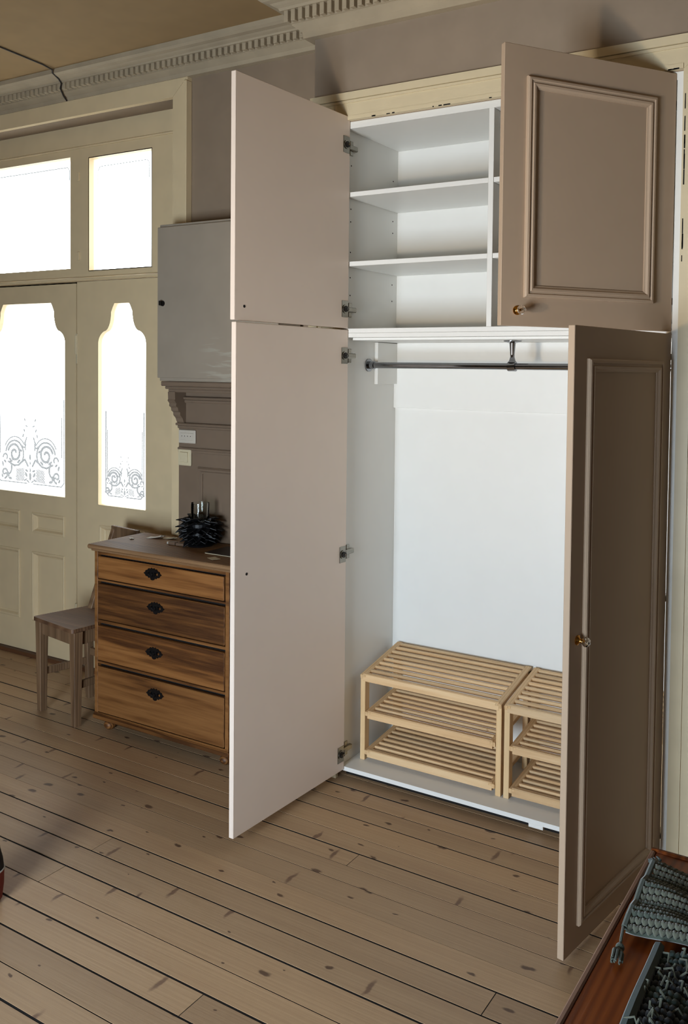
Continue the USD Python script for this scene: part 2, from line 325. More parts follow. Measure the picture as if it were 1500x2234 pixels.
# ---- cornice with dentils
def cornice_profile(h):
    return [(0, 0), (.033, .0), (.036, .15 * h), (.060, .27 * h), (.066, .30 * h), (.066, .32 * h), (.070, .32 * h), (.070, .62 * h), (.100, .60 * h), (.104, .66 * h), (.118, .70 * h), (.128, .74 * h), (.150, .76 * h), (.164, .82 * h), (.166, 1.0 * h), (0, 1.0 * h)]
def cornice(name, label, y, z0, x0, x1, ret=False):
    h = ZC - z0; pr = cornice_profile(h)
    c = thing(name, label, 'cornice', (0, 0, 0), kind='structure')
    V, F = [], []
    rows = [(x1, y, 1, 0)] if not ret else []
    # path of (x, y, offset direction): along -y side, then round the corner to the return
    path = [((x1, y), (0, -1)), ((x0, y), ((-1, -1) if ret else (0, -1)))]
    if ret: path.append(((x0, y + .23), (-1, 0)))
    for (px, py), (dx, dy) in path:
        for p, q in pr: V.append((px + dx * p, py + dy * p, z0 + q))
    n = len(pr)
    for i in range(len(path) - 1):
        for j in range(n):
            k = (j + 1) % n; F += [(i * n + j, i * n + k, (i + 1) * n + k), (i * n + j, (i + 1) * n + k, (i + 1) * n + j)]
    m = trimesh.Trimesh(V, F, process=False)
    obj('moulding', m, 'plaster', c)
    z1, z2 = z0 + .33 * h, z0 + .62 * h; pitch = .0345; w = .020
    x = x1 - .02
    while x > x0 + (.0 if not ret else -.08):
        obj('dentil', box(x - w, x, y - .094, y - .069, z1, z2, .002), 'plaster', c); x -= pitch
    if ret:
        yy = y + .02
        while yy < y + .2:
            obj('dentil', box(x0 - .094, x0 - .069, yy, yy + w, z1, z2, .002), 'plaster', c); yy += pitch
    return c
cornice('trim_1', 'dentilled plaster cornice above the glazed entrance', YW, 2.992, XL, RET - .001)
cornice('trim_2', 'dentilled plaster cornice high above the wardrobe, turning the wall corner', 0, 2.945, RET, 1.25, ret=True)
# acanthus-like holes row on the upper band of the left cornice is relief too faint to model beyond the moulding

# ---- architrave of the glazed entrance
def casing(x0, x1, z1, w, y0, y1, side):
    return None
tr = thing('trim_3', 'cream painted flat architrave around the glazed entrance', 'architrave', kind='structure')
AW = .085; y0, y1 = YW - .028, YW
head = Polygon([(OX0 - AW, OZ + AW), (OX1 + AW + .01, OZ + AW), (OX1, OZ), (OX0, OZ)])
jr = Polygon([(OX1, 0), (OX1 + AW + .01, 0), (OX1 + AW + .01, OZ + AW), (OX1, OZ)])
jl = Polygon([(OX0 - AW, 0), (OX0, 0), (OX0, OZ), (OX0 - AW, OZ + AW)])
obj('head_casing', extrude_xz(head.buffer(-.0008), y0, y1), 'cream_door', tr)
obj('jamb_casing', cat_(extrude_xz(jr.buffer(-.0008), y0, y1), box(OX1 + AW - .008, OX1 + AW + .012, y0 - .012, y1, 0, OZ + AW - .02, .003)), 'cream_door', tr)
obj('jamb_casing', extrude_xz(jl.buffer(-.0008), y0, y1), 'cream_door', tr)

# ---- glazed entrance: frame, leaf, sidelight, transom lights
YG = .335
def shoulder(xc, half, halftop, zb, zt, zs):
    """pane outline with shouldered top"""
    pts = [(half, zb), (half, zs - .03)]
    for t in np.linspace(0, 1, 9)[1:]:      # convex quarter at the shoulder
        a = t * math.pi / 2 * .75; pts.append((half - (half - halftop) * .42 * (1 - math.cos(a)) / (1 - math.cos(math.pi / 2 * .75)), zs - .03 + .065 * math.sin(a) / math.sin(math.pi / 2 * .75)))
    xe, ze = pts[-1]
    for t in np.linspace(0, 1, 9)[1:]:      # concave sweep up to the neck
        a = t * math.pi / 2; pts.append((xe - (xe - halftop - .012) * math.sin(a), ze + (zt - .045 - ze) * (1 - math.cos(a))))
    pts += [(halftop, zt - .02), (halftop - .012, zt)]
    full = pts + [(-x, z) for x, z in reversed(pts)]
    return Polygon([(xc + x, z) for x, z in full]).buffer(-.004).buffer(.004)
p_door = shoulder(-2.365, .318, .216, .918, 1.98, 1.79)
p_side = shoulder(-1.612, .175, .066, .902, 1.965, 1.785)
t1, t2 = sbox(-2.74, 2.158, -2.002, 2.752), sbox(-1.857, 2.143, -1.40, 2.733)
def panel_relief(x0, x1, z0, z1): return sbox(x0, z0, x1, z1)
pan_door = [sbox(-2.316, .702, -2.053, .81), sbox(-2.68, .702, -2.43, .81), sbox(-2.316, .205, -2.053, .59), sbox(-2.68, .205, -2.43, .59)]
pan_side = [sbox(-1.77, .25, -1.45, .79)]
stile = sbox(OX0, 2.115, OX1, OZ)
frame_poly = unary_union([sbox(OX0, 2.088, OX1, OZ), sbox(OX0, 0.0, -2.805, 2.1)]).difference(t1).difference(t2)
w2 = thing('window_1', 'wide transom light above the entrance door', 'window', (-2.37, YG, 2.1), kind='structure')
obj('window_frame', cat_(extrude_xz(frame_poly, YG, YG + .06), box(OX0, OX1, YG - .018, YG + .01, 2.09, 2.108, .006), box(OX0, OX1, YG - .01, YG + .01, 2.79, 2.80, .003)), 'cream_door', w2)
obj('pane', box(-2.745, -1.997, YG + .03, YG + .034, 2.153, 2.757, 0), 'frosted_glass', w2)
obj('hinge', cat_(box(-1.946, -1.928, YG - .006, YG + .004, 2.62, 2.665, .002), box(-1.946, -1.928, YG - .006, YG + .004, 2.20, 2.245, .002)), 'cream_door', w2)
w3 = thing('window_2', 'narrow transom light above the sidelight', 'window', (-1.63, YG, 2.14), kind='structure')
obj('pane', box(-1.862, -1.395, YG + .03, YG + .034, 2.138, 2.738, 0), 'frosted_glass', w3)
def bead(poly, y, w=.012, h=.010):
    return extrude_xz(poly.buffer(w, join_style=2).difference(poly.buffer(.0002)), y - h, y + .002)
obj('glazing_bead', cat_(bead(t2, YG + .03, .004, .03)), 'cream_door', w3)
d1 = thing('door_1', 'cream entrance door with shouldered etched glass pane and four sunk panels', 'door', (-2.365, YG, 0), kind='structure')
leaf = sbox(-2.80, .022, -1.957, 2.078).difference(p_door)
for p in pan_door: leaf = leaf.difference(p)
obj('leaf', extrude_xz(leaf, YG, YG + .045), 'cream_door', d1)
obj('rebate', cat_(box(-2.81, -1.94, YG + .046, YG + .06, 2.06, 2.10, 0), box(-1.975, -1.935, YG + .046, YG + .06, .0, 2.10, 0)), 'dark_gap', d1)
w4 = thing('window_3', 'tall narrow sidelight with etched glass beside the entrance door', 'window', (-1.61, YG, 0), kind='structure')
side = sbox(-1.950, 0, OX1, 2.085).difference(p_side)
for p in pan_side: side = side.difference(p)
obj('window_frame', extrude_xz(side, YG, YG + .045), 'cream_door', w4)
for par, ps in ((d1, pan_door), (w4, pan_side)):
    for p in ps:
        x0, z0, x1, z1 = p.bounds
        mo = rect_moulding(x0 - .004, x1 + .004, z0 - .004, z1 + .004, [(0, -.012), (0, .004), (.006, .007), (.014, .003), (.022, -.010), (.03, -.014), (.03, -.02), (0, -.02)])
        mo.apply_translation((0, YG, 0)); obj('panel', cat_(box(x0, x1, YG + .016, YG + .026, z0, z1, 0), mo), 'cream_door', par)
obj('pane', extrude_xz(p_door.buffer(.006), YG + .022, YG + .026), 'frosted_glass', d1)
obj('pane', extrude_xz(p_side.buffer(.006), YG + .022, YG + .026), 'frosted_glass', w4)
obj('hinge', cat_(*[cyl((-1.9535, YG - .004, z), (-1.9535, YG - .004, z + .10), .007, 10) for z in (1.70, .25)], *[box(-1.958, -1.944, YG - .004, YG + .002, z - .05, z + .11, .001) for z in (1.70,)]), 'cream_trim', d1)
# etched ornament: scrolls, lattice and border lines standing on the panes
def spiral(cx, cz, r, a0, turns, sgn=1, grow=.25):
    t = np.linspace(0, 1, 26); R = r * (1 - t * (1 - grow)); A = a0 + sgn * turns * 2 * math.pi * t
    return [(cx + q * math.cos(a), cz + q * math.sin(a)) for q, a in zip(R, A)]
def leafp(x, z, ang, L, W): return affinity.translate(affinity.rotate(affinity.scale(Point(0, 0).buffer(1, 6), L, W), ang), x, z)
def etch(xc, half, z0, zt, lattice=True, s=1.0):
    out = []
    B = half - .035; zb = z0 + .05; c = .022
    for dd, hh in ((0, zt), (.018 if s > .7 else .012, zt - .1)):
        w = .0028 if dd == 0 else .0019; b = B - dd; bb = zb + (0 if dd == 0 else .16 * s)
        for sg in (-1, 1):
            ln = [(xc + sg * b, hh), (xc + sg * b, bb + c), (xc + sg * (b - (c if dd == 0 else 0)), bb)] if dd == 0 else [(xc + sg * b, hh), (xc + sg * b, bb)]
            if dd == 0: ln.append((xc + sg * .028 * s, bb))
            out.append(LineString(ln).buffer(w, cap_style=2))
    for sg in (-1, 1):
        S = []
        fx = lambda u: xc + sg * u * s
        big = [(fx(u), z0 + .05 + v * s) for u, v in spiral(.135, .165, .058, .3, 1.35, 1)]
        S.append((LineString(big), .0045))
        S.append((LineString([(fx(u), z0 + .05 + v * s) for u, v in spiral(.13, .16, .083, .2, .55, 1, .85)]), .0032))
        S.append((LineString([(fx(u), z0 + .05 + v * s) for u, v in spiral(.13, .165, .097, .45, .33, 1, .98)]), .002))
        S.append((LineString([(fx(u), z0 + .05 + v * s) for u, v in ((.02, .10), (.045, .135), (.075, .118), (.10, .10), (.14, .095), (.19, .115))]), .0036))
        S.append((LineString([(fx(u), z0 + .05 + v * s) for u, v in spiral(.205, .075, .05, 2.2, .45, 1, .6)]), .0036))
        S.append((LineString([(fx(u), z0 + .05 + v * s) for u, v in spiral(.225, .05, .03, 4.0, .9, -1, .3)]), .0036))
        S.append((LineString([(fx(u), z0 + .05 + v * s) for u, v in spiral(.215, .14, .022, 0, .6, 1, .6)]), .003))
        S.append((LineString([(fx(u), z0 + .05 + v * s) for u, v in ((.03, .26), (.045, .225), (.04, .19))]), .0024))
        S.append((LineString([(fx(u), z0 + .05 + v * s) for u, v in spiral(.055, .215, .018, 2.0, .6, 1, .6)]), .0026))
        for l, w in S: out.append(l.buffer(w * (.8 if s < .8 else 1) * 1.5, cap_style=1))
        for u, v, a, L, W in ((.07, .205, 60, .013, .004), (.085, .185, 20, .015, .0045), (.155, .14, 70, .017, .005), (.17, .125, 35, .016, .0045), (.10, .12, -40, .014, .0045), (.19, .04, 80, .014, .005), (.175, .02, 10, .013, .005), (.245, .03, 60, .01, .004),
                              (.215, .02, -30, .012, .004), (.24, .10, 75, .013, .004), (.22, .115, 40, .010, .004), (.035, .05, 55, .013, .005), (.03, .072, 20, .011, .004), (.02, .012, 30, .012, .003), (.04, .02, -30, .012, .003), (.05, .30, 60, .009, .0028), (.03, .325, 20, .008, .0025), (.06, .27, 110, .009, .003), (.045, .36, 70, .007, .0025)):
            out.append(leafp(fx(u), z0 + .05 + v * s, sg * a + (0 if sg > 0 else 180), 1.15 * L * s, 1.5 * W * s))
        if lattice:
            x0, x1, za, zb2 = .048 * s, .125 * s, z0 + .065, z0 + .05 + .085 * s
            clipb = Polygon([(xc + sg * x0, za), (xc + sg * x1, za - .008), (xc + sg * (x1 - .006), zb2 - .005), (xc + sg * (x0 + .006), zb2)])
            for k in range(-12, 14):
                o = k * .013 * (s if s > .7 else .8)
                for ss in (-1, 1):
                    l = LineString([(xc + sg * x0 + o, za - .02), (xc + sg * x0 + o + ss * .12, za + .12)]).buffer(.0013 if s > .7 else .001)
                    out.append(l.intersection(clipb))
    out += [leafp(xc, z0 + .05 + .04 * s, 90, .022 * s, .009 * s), leafp(xc, z0 + .05 + .075 * s, 90, .012 * s, .004 * s), leafp(xc, z0 + .05 + .15 * s, 90, .016 * s, .007 * s), leafp(xc, z0 + .05 + .115 * s, 90, .008 * s, .005 * s)]
    u = unary_union([g for g in out if not g.is_empty])
    return u
obj('etched_ornament', extrude_xz(etch(-2.365, .318, .918, 1.45).simplify(.0004), YG + .0195, YG + .0215), 'etched', d1, label='grey etched scrollwork at the foot of the pane')
obj('etched_ornament', extrude_xz(etch(-1.612, .175, .902, 1.4, s=.58).simplify(.0004), YG + .0195, YG + .0215), 'etched', w4, label='grey etched scrollwork at the foot of the pane')
obj('etched_line', extrude_xz(LineString([(-2.70, 2.71), (-2.06, 2.71), (-2.045, 2.695), (-2.045, 2.64)]).buffer(.0018), YG + .0275, YG + .0295), 'etched', w2)
obj('etched_line', extrude_xz(LineString([(-1.82, 2.60), (-1.82, 2.67), (-1.805, 2.69), (-1.46, 2.69), (-1.445, 2.675), (-1.445, 2.6)]).buffer(.0012), YG + .0275, YG + .0295), 'etched', w3)
tag(obj('trim_4', box(OX0, OX1, YG - .03, YG + .05, -.002, .02, .003), 'threshold_wood'), 'dark brown wooden threshold under the entrance door', 'threshold', kind='structure')
# porch outside: pale floor seen through the panes
tag(obj('porch', box(-5, 1, .55, 5, -.25, -.15, 0), 'render_white'), 'pale paved porch outside the glazed entrance', 'porch', kind='structure')

# ---- painted panelling with a bracketed shelf, right of the entrance
wp = thing('trim_5', 'dark greige wainscot panelling with moulded bracket shelf beside the entrance', 'panelling', (-.6, YW, 0), kind='structure')
PX0, PX1, PY = -1.028, RET - .003, .15
obj('backboard', box(PX0, PX1, PY, YW - .001, .0, 1.53, .001), 'panelling_paint', wp)
obj('shelf_board', cat_(box(PX0 - .012, PX1, .045, YW - .001, 1.550, 1.572, .004), box(PX0 - .004, PX1, .062, PY + .01, 1.536, 1.5505, .004), box(PX0, PX1, .08, PY + .01, 1.522, 1.537, .003)), 'panelling_paint', wp)
brk = [(PY + .005, 1.523), (.078, 1.523), (.080, 1.49), (.076, 1.483), (.088, 1.47), (.086, 1.458), (.098, 1.45), (.10, 1.436), (.112, 1.428), (.113, 1.415), (.128, 1.40), (.134, 1.385), (PY + .005, 1.36)]
for x in (PX0, PX0 + .42): obj('bracket', extrude_yz(brk, x + .001, x + .045), 'panelling_paint', wp)
obj('picture_moulding', cat_(box(PX0 + .045, PX1, PY - .022, PY + .004, 1.488, 1.50, .004), box(PX0 + .045, PX1, PY - .014, PY + .004, 1.472, 1.488, .004)), 'panelling_paint', wp)
obj('rail_moulding', cat_(box(PX0 - .006, PX1, PY - .02, PY + .004, 1.366, 1.378, .004), box(PX0 - .002, PX1, PY - .010, PY + .004, 1.352, 1.367, .004)), 'panelling_paint', wp)
obj('rail_moulding', cat_(box(PX0, PX1, PY - .012, PY + .004, 1.252, 1.264, .004), box(PX0, PX1, PY - .006, PY + .004, 1.240, 1.253, .002)), 'panelling_paint', wp)
mo = rect_moulding(-.905, -.40, .2, 1.178, [(0, -.002), (0, .004), (.008, .012), (.016, .012), (.022, .004), (.03, .004), (.03, -.002)]); mo.apply_translation((0, PY, 0))
obj('panel_moulding', mo, 'panelling_paint', wp)

# ---- architrave around the wardrobe
t6 = thing('trim_6', 'cream architrave framing the built-in wardrobe, chipped along its inner edge', 'architrave', kind='structure')
def prof_strip(poly_list, mat='cream_trim'):
    return cat_(*[extrude_xz(p, y0, .001) for p, y0 in poly_list])
TX0, TX1, TZ = -.012, 1.292, 2.603
hw, vw = .105, .145
H0 = Polygon([(TX0 - vw, TZ + hw), (TX1 + vw, TZ + hw), (TX1, TZ), (TX0, TZ)])
obj('head_casing', cat_(extrude_xz(H0, -.016, .001), extrude_xz(sbox(TX0 - vw, TZ + hw - .028, TX1 + vw, TZ + hw), -.026, -.015), extrude_xz(sbox(TX0 - vw * .75, TZ + hw - .04, TX1 + vw * .75, TZ + hw - .03), -.021, -.015), extrude_xz(sbox(TX0, TZ, TX1, TZ + .016), -.019, -.015)), 'cream_trim', t6)
for sg, xi in ((-1, TX0), (1, TX1)):
    J = Polygon([(xi, 0), (xi + sg * vw, 0), (xi + sg * vw, TZ + hw), (xi, TZ)])
    r = lambda a, b: sbox(min(xi + sg * a, xi + sg * b), 0, max(xi + sg * a, xi + sg * b), TZ + .6 * hw)
    obj('jamb_casing', cat_(extrude_xz(J, -.014, .001), extrude_xz(r(.105, .145), -.026, -.013), extrude_xz(r(.03, .04), -.018, -.013), extrude_xz(r(.085, .095), -.018, -.013)), 'cream_trim', t6)
for k in range(14):
    x = random.uniform(0, .75) if k < 11 else random.uniform(1.2, 1.28); L = random.uniform(.004, .03)
    obj('paint_chip', box(x, x + L, -.0205, -.0185, TZ - .001, TZ + random.uniform(.0015, .004), 0), 'dark_gap', t6)
for k in range(12):
    z = random.uniform(1.95, 2.55); L = random.uniform(.01, .05)
    obj('paint_chip', box(TX1 + .006, TX1 + random.uniform(.008, .010), -.0155, -.0135, z, z + L, 0), 'dark_gap', t6)
# daylight window behind the viewer
w5 = thing('window_4', 'white casement window that lets in the daylight', 'window', (.45, YF, .3), kind='structure')
obj('window_frame', extrude_xz(sbox(-.11, .26, 1.01, 1.54).difference(sbox(-.05, .32, .95, 1.48)), YF - .03, YF + .02), 'cream_trim', w5)

# ================================================================ the wardrobe
wd = thing('wardrobe', 'built-in white wardrobe standing open with greige panelled doors', 'wardrobe', (0.635, 0.2, 0))
W_, D = 1.27, .40
ZB, ZT = .05, 2.574
lam = 'white_laminate'
obj('side_panel', box(-.018, 0, 0, D + .012, ZB - .02, 2.60, .0008), lam, wd)
obj('side_panel', box(W_, W_ + .02, 0, D + .012, ZB - .02, 2.60, .0008), lam, wd)
obj('back_panel', box(-.018, W_ + .018, D, D + .012, ZB - .02, 2.60, 0), lam, wd)
obj('top_panel', box(0, W_, 0, D, ZT, 2.60, .0008), lam, wd)
obj('bottom_panel', box(0, W_, 0, D, .033, ZB, .0008), lam, wd)
obj('plinth', box(0, W_, .045, .06, .0, .034, 0), 'dark_gap', wd)
obj('plinth_clip', box(.805, .86, .004, .04, .018, .034, .001), lam, wd)
obj('middle_board', box(0, W_, 0, D, 1.762, 1.779, .0012), lam, wd)
obj('middle_board', box(0, W_, 0, D, 1.7795, 1.797, .0012), lam, wd)
obj('ceiling_batten', box(.02, W_, .03, D, 1.752, 1.7615, .001), lam, wd)
obj('divider', box(.611, .631, .002, D, 1.797, ZT, .001), lam, wd)
for z in (2.041, 2.311):
    obj('shelf', box(.0015, .6105, .003, D, z, z + .018, .001), lam, wd)
    obj('shelf', box(.632, W_ - .001, .003, D, z, z + .018, .001), lam, wd)
obj('batten', box(.0, W_, D - .016, D, 1.473, 1.752, .001), lam, wd)
obj('spacer_block', box(.0, .016, .226, D - .016, 1.576, 1.75, .001), lam, wd)
for z in (2.33, 2.27, 2.22, 2.10, 2.06, 2.00, 1.93, 2.44):
    for y in (.037, .36): obj('pin_hole', cyl((-.001, y, z), (.0008, y, z), .0028, 8), 'dark_gap', wd)
# rod
rod = obj('hanging_rod', cyl((.001, .178, 1.655), (W_ - .001, .178, 1.655), .0125, 20), 'chrome', wd, smooth=40)
for x, s in ((0, 1), (W_, -1)):
    obj('rod_flange', cat_(cyl((x, .178, 1.655), (x + s * .006, .178, 1.655), .027, 20), cyl((x + s * .005, .178, 1.655), (x + s * .03, .178, 1.655), .016, 20)), 'chrome', wd, smooth=40)
bx = .64
obj('rod_bracket', cat_(lathe([(0, 1.752), (.034, 1.752), (.034, 1.748), (.012, 1.742), (.010, 1.72), (.0085, 1.70), (.0085, 1.69), (.012, 1.678), (.017, 1.67), (0, 1.67)], (bx, .178, 0), 20), cyl((bx - .015, .178, 1.655), (bx + .015, .178, 1.655), .0185, 20)), 'chrome', wd, smooth=40)

def rigid(hx, hy, ang, side):
    """door frame: local x from hinge edge along the door, local -y = outer face side, z up. side +1 hinge at left, -1 at right"""
    a = math.radians(ang)
    if side > 0: d = np.array([math.cos(a), -math.sin(a), 0]); n_out = np.array([-math.sin(a), -math.cos(a), 0])
    else: d = np.array([-math.cos(a), -math.sin(a), 0]); n_out = np.array([math.sin(a), -math.cos(a), 0])
    T = np.eye(4); T[:3, 0] = d; T[:3, 1] = -n_out; T[:3, 2] = (0, 0, 1); T[:3, 3] = (hx, hy, 0)
    return T
def put(m, T):
    m = m.copy(); m.apply_transform(T)
    if np.linalg.det(T[:3, :3]) < 0: m.invert()
    return m
def crystal_knob(T, s, z, par):
    k = lathe([(0, 0), (.014, 0), (.014, .003), (.009, .006), (.006, .010), (.006, .016), (0, .016)], n=16)
    g = trimesh.creation.icosphere(subdivisions=1, radius=.0145); g.apply_scale((1, 1, .85)); g.apply_translation((0, 0, .027))
    R = np.eye(4); R[:3, 0] = (1, 0, 0); R[:3, 1] = (0, 0, 1); R[:3, 2] = (0, -1, 0); R[:3, 3] = (s, -.0, z)
    base = k.copy(); base.apply_transform(R); g.apply_transform(R)
    kn = obj('knob', put(base, T), 'brass', par, smooth=40, label='brass and clear crystal door knob')
    obj('crystal', put(g, T), 'crystal', kn)
PROF = [(0, 0), (0, .008), (.004, .012), (.010, .013), (.013, .009), (.018, .009), (.021, .013), (.027, .012), (.032, .006), (.036, .004), (.036, 0)]
def door(hx, ang, side, z0, z1, label, panel=None, knob=None, hinges=(), holes=()):
    w, th = .633, .02
    T = rigid(hx, 0.0, ang, side)
    slab = box(.002, w, 0, th, z0, z1, .0015)
    dr = obj('door', put(slab, T), 'greige' if panel else 'greige_inner', wd, label=label)
    if panel:
        mo = rect_moulding(panel[0], panel[1], panel[2], panel[3], PROF); obj('panel_moulding', put(mo, T), 'greige', dr)
    if knob: crystal_knob(T, knob[0], knob[1], dr)
    for z in hinges:
        plate = cat_(box(.006, .046, th, th + .0025, z - .032, z + .032, .0008), cyl((.026, th, z), (.026, th + .006, z), .017, 14))
        hp = obj('hinge', put(plate, T), 'nickel', dr)
        # arm reaching to the plate on the cabinet's side
        sg = 1 if side > 0 else -1; x = hx
        arm = cat_(box(min(x, x + sg * .014), max(x, x + sg * .014), .004, .066, z - .010, z + .010, .003), box(min(x, x + sg * .004), max(x, x + sg * .004), .024, .046, z - .028, z + .028, .002))
        e = (T @ np.array([.026, th + .012, z, 1]))[:3]
        arm = cat_(arm, beam((x + sg * .008, .006, z), e, .016, .008))
        obj('hinge_arm', arm, 'nickel', hp)
        obj('hinge_cup', put(cat_(cyl((.026, th + .0061, z), (.026, th + .009, z), .012, 12), box(.012, .04, th + .002, th + .012, z - .006, z + .006, .002)), T), 'hinge_dark', hp)
    for s, z in holes:
        obj('knob_hole', put(cyl((s, th - .001, z), (s, th + .0008, z), .005, 10), T), 'dark_gap', dr)
    return T
door(0.0, 93.0, 1, 1.798, 2.618, 'upper left door, plain inner face swung wide open', hinges=(2.507, 1.872), holes=((.586, 1.845),))
door(0.0, 92.4, 1, .040, 1.791, 'tall lower left door, plain inner face swung wide open', hinges=(1.690, .908, .108), holes=((.574, .935),))
door(W_, 53.6, -1, 1.772, 2.594, 'upper right door with raised panel moulding, half open', panel=(.083, .557, 1.857, 2.506), knob=(.578, 1.818), hinges=(2.5, 1.87))
door(W_, 80.2, -1, .022, 1.764, 'tall lower right door with raised panel moulding, seen in shade', panel=(.078, .562, .088, 1.675), knob=(.588, .902), hinges=(1.69, .9, .11))

# ================================================================ shoe racks
def rack(x0, x1, label):
    t = thing('shoe_rack', label, 'shoe rack', ((x0 + x1) / 2, .24, ZB), group='pine shoe racks in the wardrobe')
    y0, y1 = .092, .385; pw = .022
    hts = [(.395, .452), (.246, .284), (.088, .118)]      # front and back height of the three sloping shelves
    for x in (x0, x1 - pw):
        obj('post', box(x, x + pw, y0, y0 + .034, ZB, .388, .0015), 'rack_post', t)
        obj('post', box(x, x + pw, y1 - .034, y1, ZB, .445, .0015), 'rack_post', t)
    for k, (za, zb) in enumerate(hts):
        sh = lambda y: za + (zb - za) * (y - y0) / (y1 - y0)
        a, b = (x0, x1) if k == 0 else (x0 + pw + .001, x1 - pw - .001)
        for x in (a, b - .026): # side rails
            obj('side_rail', beam((x + .013, y0 - .002, sh(y0) - .004), (x + .013, y1, sh(y1) - .004), .026, .018), 'rack_rail', t)
        yy = np.linspace(y0 + .012, y1 - .012, 9)
        for j, y in enumerate(yy):
            z = sh(y) + .0065
            w = .0172; h = .012
            pr = [(y - w / 2, z - h), (y - w / 2, z - .004), (y - w * .3, z), (y + w * .3, z), (y + w / 2, z - .004), (y + w / 2, z - h)]
            if j == 0: pr = [(y - .014, z - .030), (y - .014, z - .003), (y - .010, z), (y + .006, z), (y + .008, z - .004), (y + .008, z - .030)]
            e = .024 if j else .012
            obj('slat', extrude_yz(pr, a + e, b - e), 'rack_pine', t)
    return t
rack(.034, .657, 'three-tier pale pine slatted shoe rack in the open left part of the wardrobe')
rack(.668, 1.255, 'three-tier pine slatted shoe rack partly hidden behind the tall panelled door')

# ================================================================ chest of drawers
CX0, CX1, CY0, CY1 = -1.212, -.425, -.182, .135
ch = thing('chest_of_drawers', 'antique stripped pine chest with four drawers and black escutcheons', 'chest of drawers', ((CX0 + CX1) / 2, 0, 0))
obj('top', cat_(box(CX0 - .026, CX1 + .026, CY0 - .022, CY1 + .004, .822, .842, .006), box(CX0 - .012, CX1 + .012, CY0 - .010, CY1, .812, .823, .003)), 'chest_top', ch)
rows = [(.795, .690), (.674, .508), (.486, .320), (.301, .086)]
car = [box(CX0, CX0 + .02, CY0, CY1, .06, .812, .002), box(CX1 - .02, CX1, CY0, CY1, .06, .812, .002), box(CX0 + .02, CX1 - .02, CY1 - .01, CY1, .06, .812, 0)]
zs = [(.812, .797), (.686, .677), (.503, .490), (.316, .305), (.083, .06)]
for a, b in zs: car.append(box(CX0 + .019, CX1 - .019, CY0 + .002, CY1 - .01, b, a, .001))
obj('carcass', cat_(*car), 'chest_pine', ch)
obj('base_moulding', cat_(box(CX0 - .006, CX1 + .006, CY0 - .008, CY1, .052, .074, .004), box(CX0 - .002, CX1 + .002, CY0 - .004, CY1, .074, .083, .003)), 'chest_pine', ch)
obj('drawer_gap', box(CX0 + .021, CX1 - .021, CY0 + .02, CY0 + .03, .07, .81, 0), 'dark_gap', ch)
half = Polygon([(0, .020), (.008, .024), (.014, .018), (.022, .021), (.03, .013), (.038, .012), (.042, .004), (.05, 0), (.042, -.005), (.037, -.012), (.028, -.011), (.022, -.018), (.013, -.015), (.008, -.024), (0, -.026)])
plate = unary_union([half, affinity.scale(half, -1, 1, origin=(0, 0))]).buffer(.0012)
plate = plate.difference(unary_union([affinity.scale(Point(sx * .0255, .001).buffer(1, 6), .007, .0065) for sx in (-1, 1)]))
for k, (z1, z0) in enumerate(rows):
    dx0, dx1 = CX0 + .0225, CX1 - .0225
    if k == 0: dx1 -= .006
    dr = obj('drawer', cat_(box(dx0, dx1, CY0 - .003 + .002 * (k == 0), CY0 + .018, z0, z1 - (.008 if k else .006), .003), box(dx0 + .01, dx1 - .01, CY0 + .018, CY1 - .03, z0 + .003, z1 - .02, 0)), 'chest_pine', ch)
    zc = (.752, .608, .412, .234)[k]; xc = (-.848, -.83, -.838, -.832)[k]
    pl = extrude_xz(affinity.translate(plate, xc, zc), CY0 - .0065, CY0 - .002)
    bail = [(xc + .019 * math.cos(a), CY0 - .012 - .006 * math.sin(a), zc + .004 + .019 * math.sin(a) * .8) for a in np.linspace(math.pi, 2 * math.pi, 9)]
    obj('drawer_handle', cat_(pl, tube(bail, .003, 8), *[cyl((xc + s * .019, CY0 - .003, zc + .004), (xc + s * .019, CY0 - .015, zc + .004), .0042, 8) for s in (-1, 1)], lathe([(0, 0), (.008, 0), (.006, .006), (0, .007)], (xc, CY0 - .006, zc - .001), 10, (0, -1, 0))), 'black_iron', dr)
for x in (CX0 + .05, CX1 - .05):
    for y in (CY0 + .045, CY1 - .05):
        obj('foot', lathe([(0, 0), (.016, 0), (.024, .008), (.028, .018), (.024, .028), (.018, .033), (.026, .040), (.030, .047), (.026, .053), (0, .053)], (x, y, 0), 18), 'chest_pine', ch, smooth=50)

# things on the chest
ZT2 = .842
wr = thing('candle_wreath', 'black leafy candle wreath standing on the pine chest', 'wreath', (-.795, .045, ZT2))
obj('bowl', lathe([(0, 0), (.055, 0), (.06, .008), (.03, .02), (.025, .03), (.046, .04), (.048, .10), (.044, .104), (0, .05)], (-.795, .045, ZT2), 20), 'wreath_black', wr)
def leaf_mesh(c, yaw, pitch, L, W):
    pts = np.array([(0, 0, 0), (.35 * L, W * .5, .004), (.35 * L, -W * .5, .004), (.7 * L, W * .42, 0), (.7 * L, -W * .42, 0), (L, 0, -.012), (.35 * L, 0, -.006), (.7 * L, 0, -.008)])
    F = [(0, 6, 1), (0, 2, 6), (1, 6, 7), (1, 7, 3), (6, 2, 4), (6, 4, 7), (3, 7, 5), (7, 4, 5)]
    V = np.vstack([pts, pts + (0, 0, -.003)]); F2 = F + [(a + 8, c2 + 8, b + 8) for a, b, c2 in F]
    for a, b in ((0, 1), (1, 3), (3, 5), (5, 4), (4, 2), (2, 0)): F2 += [(a, b, b + 8), (a, b + 8, a + 8)]
    m = trimesh.Trimesh(V, F2, process=False)
    m.apply_transform(trimesh.transformations.euler_matrix(0, -pitch, yaw)); m.apply_translation(c); return m
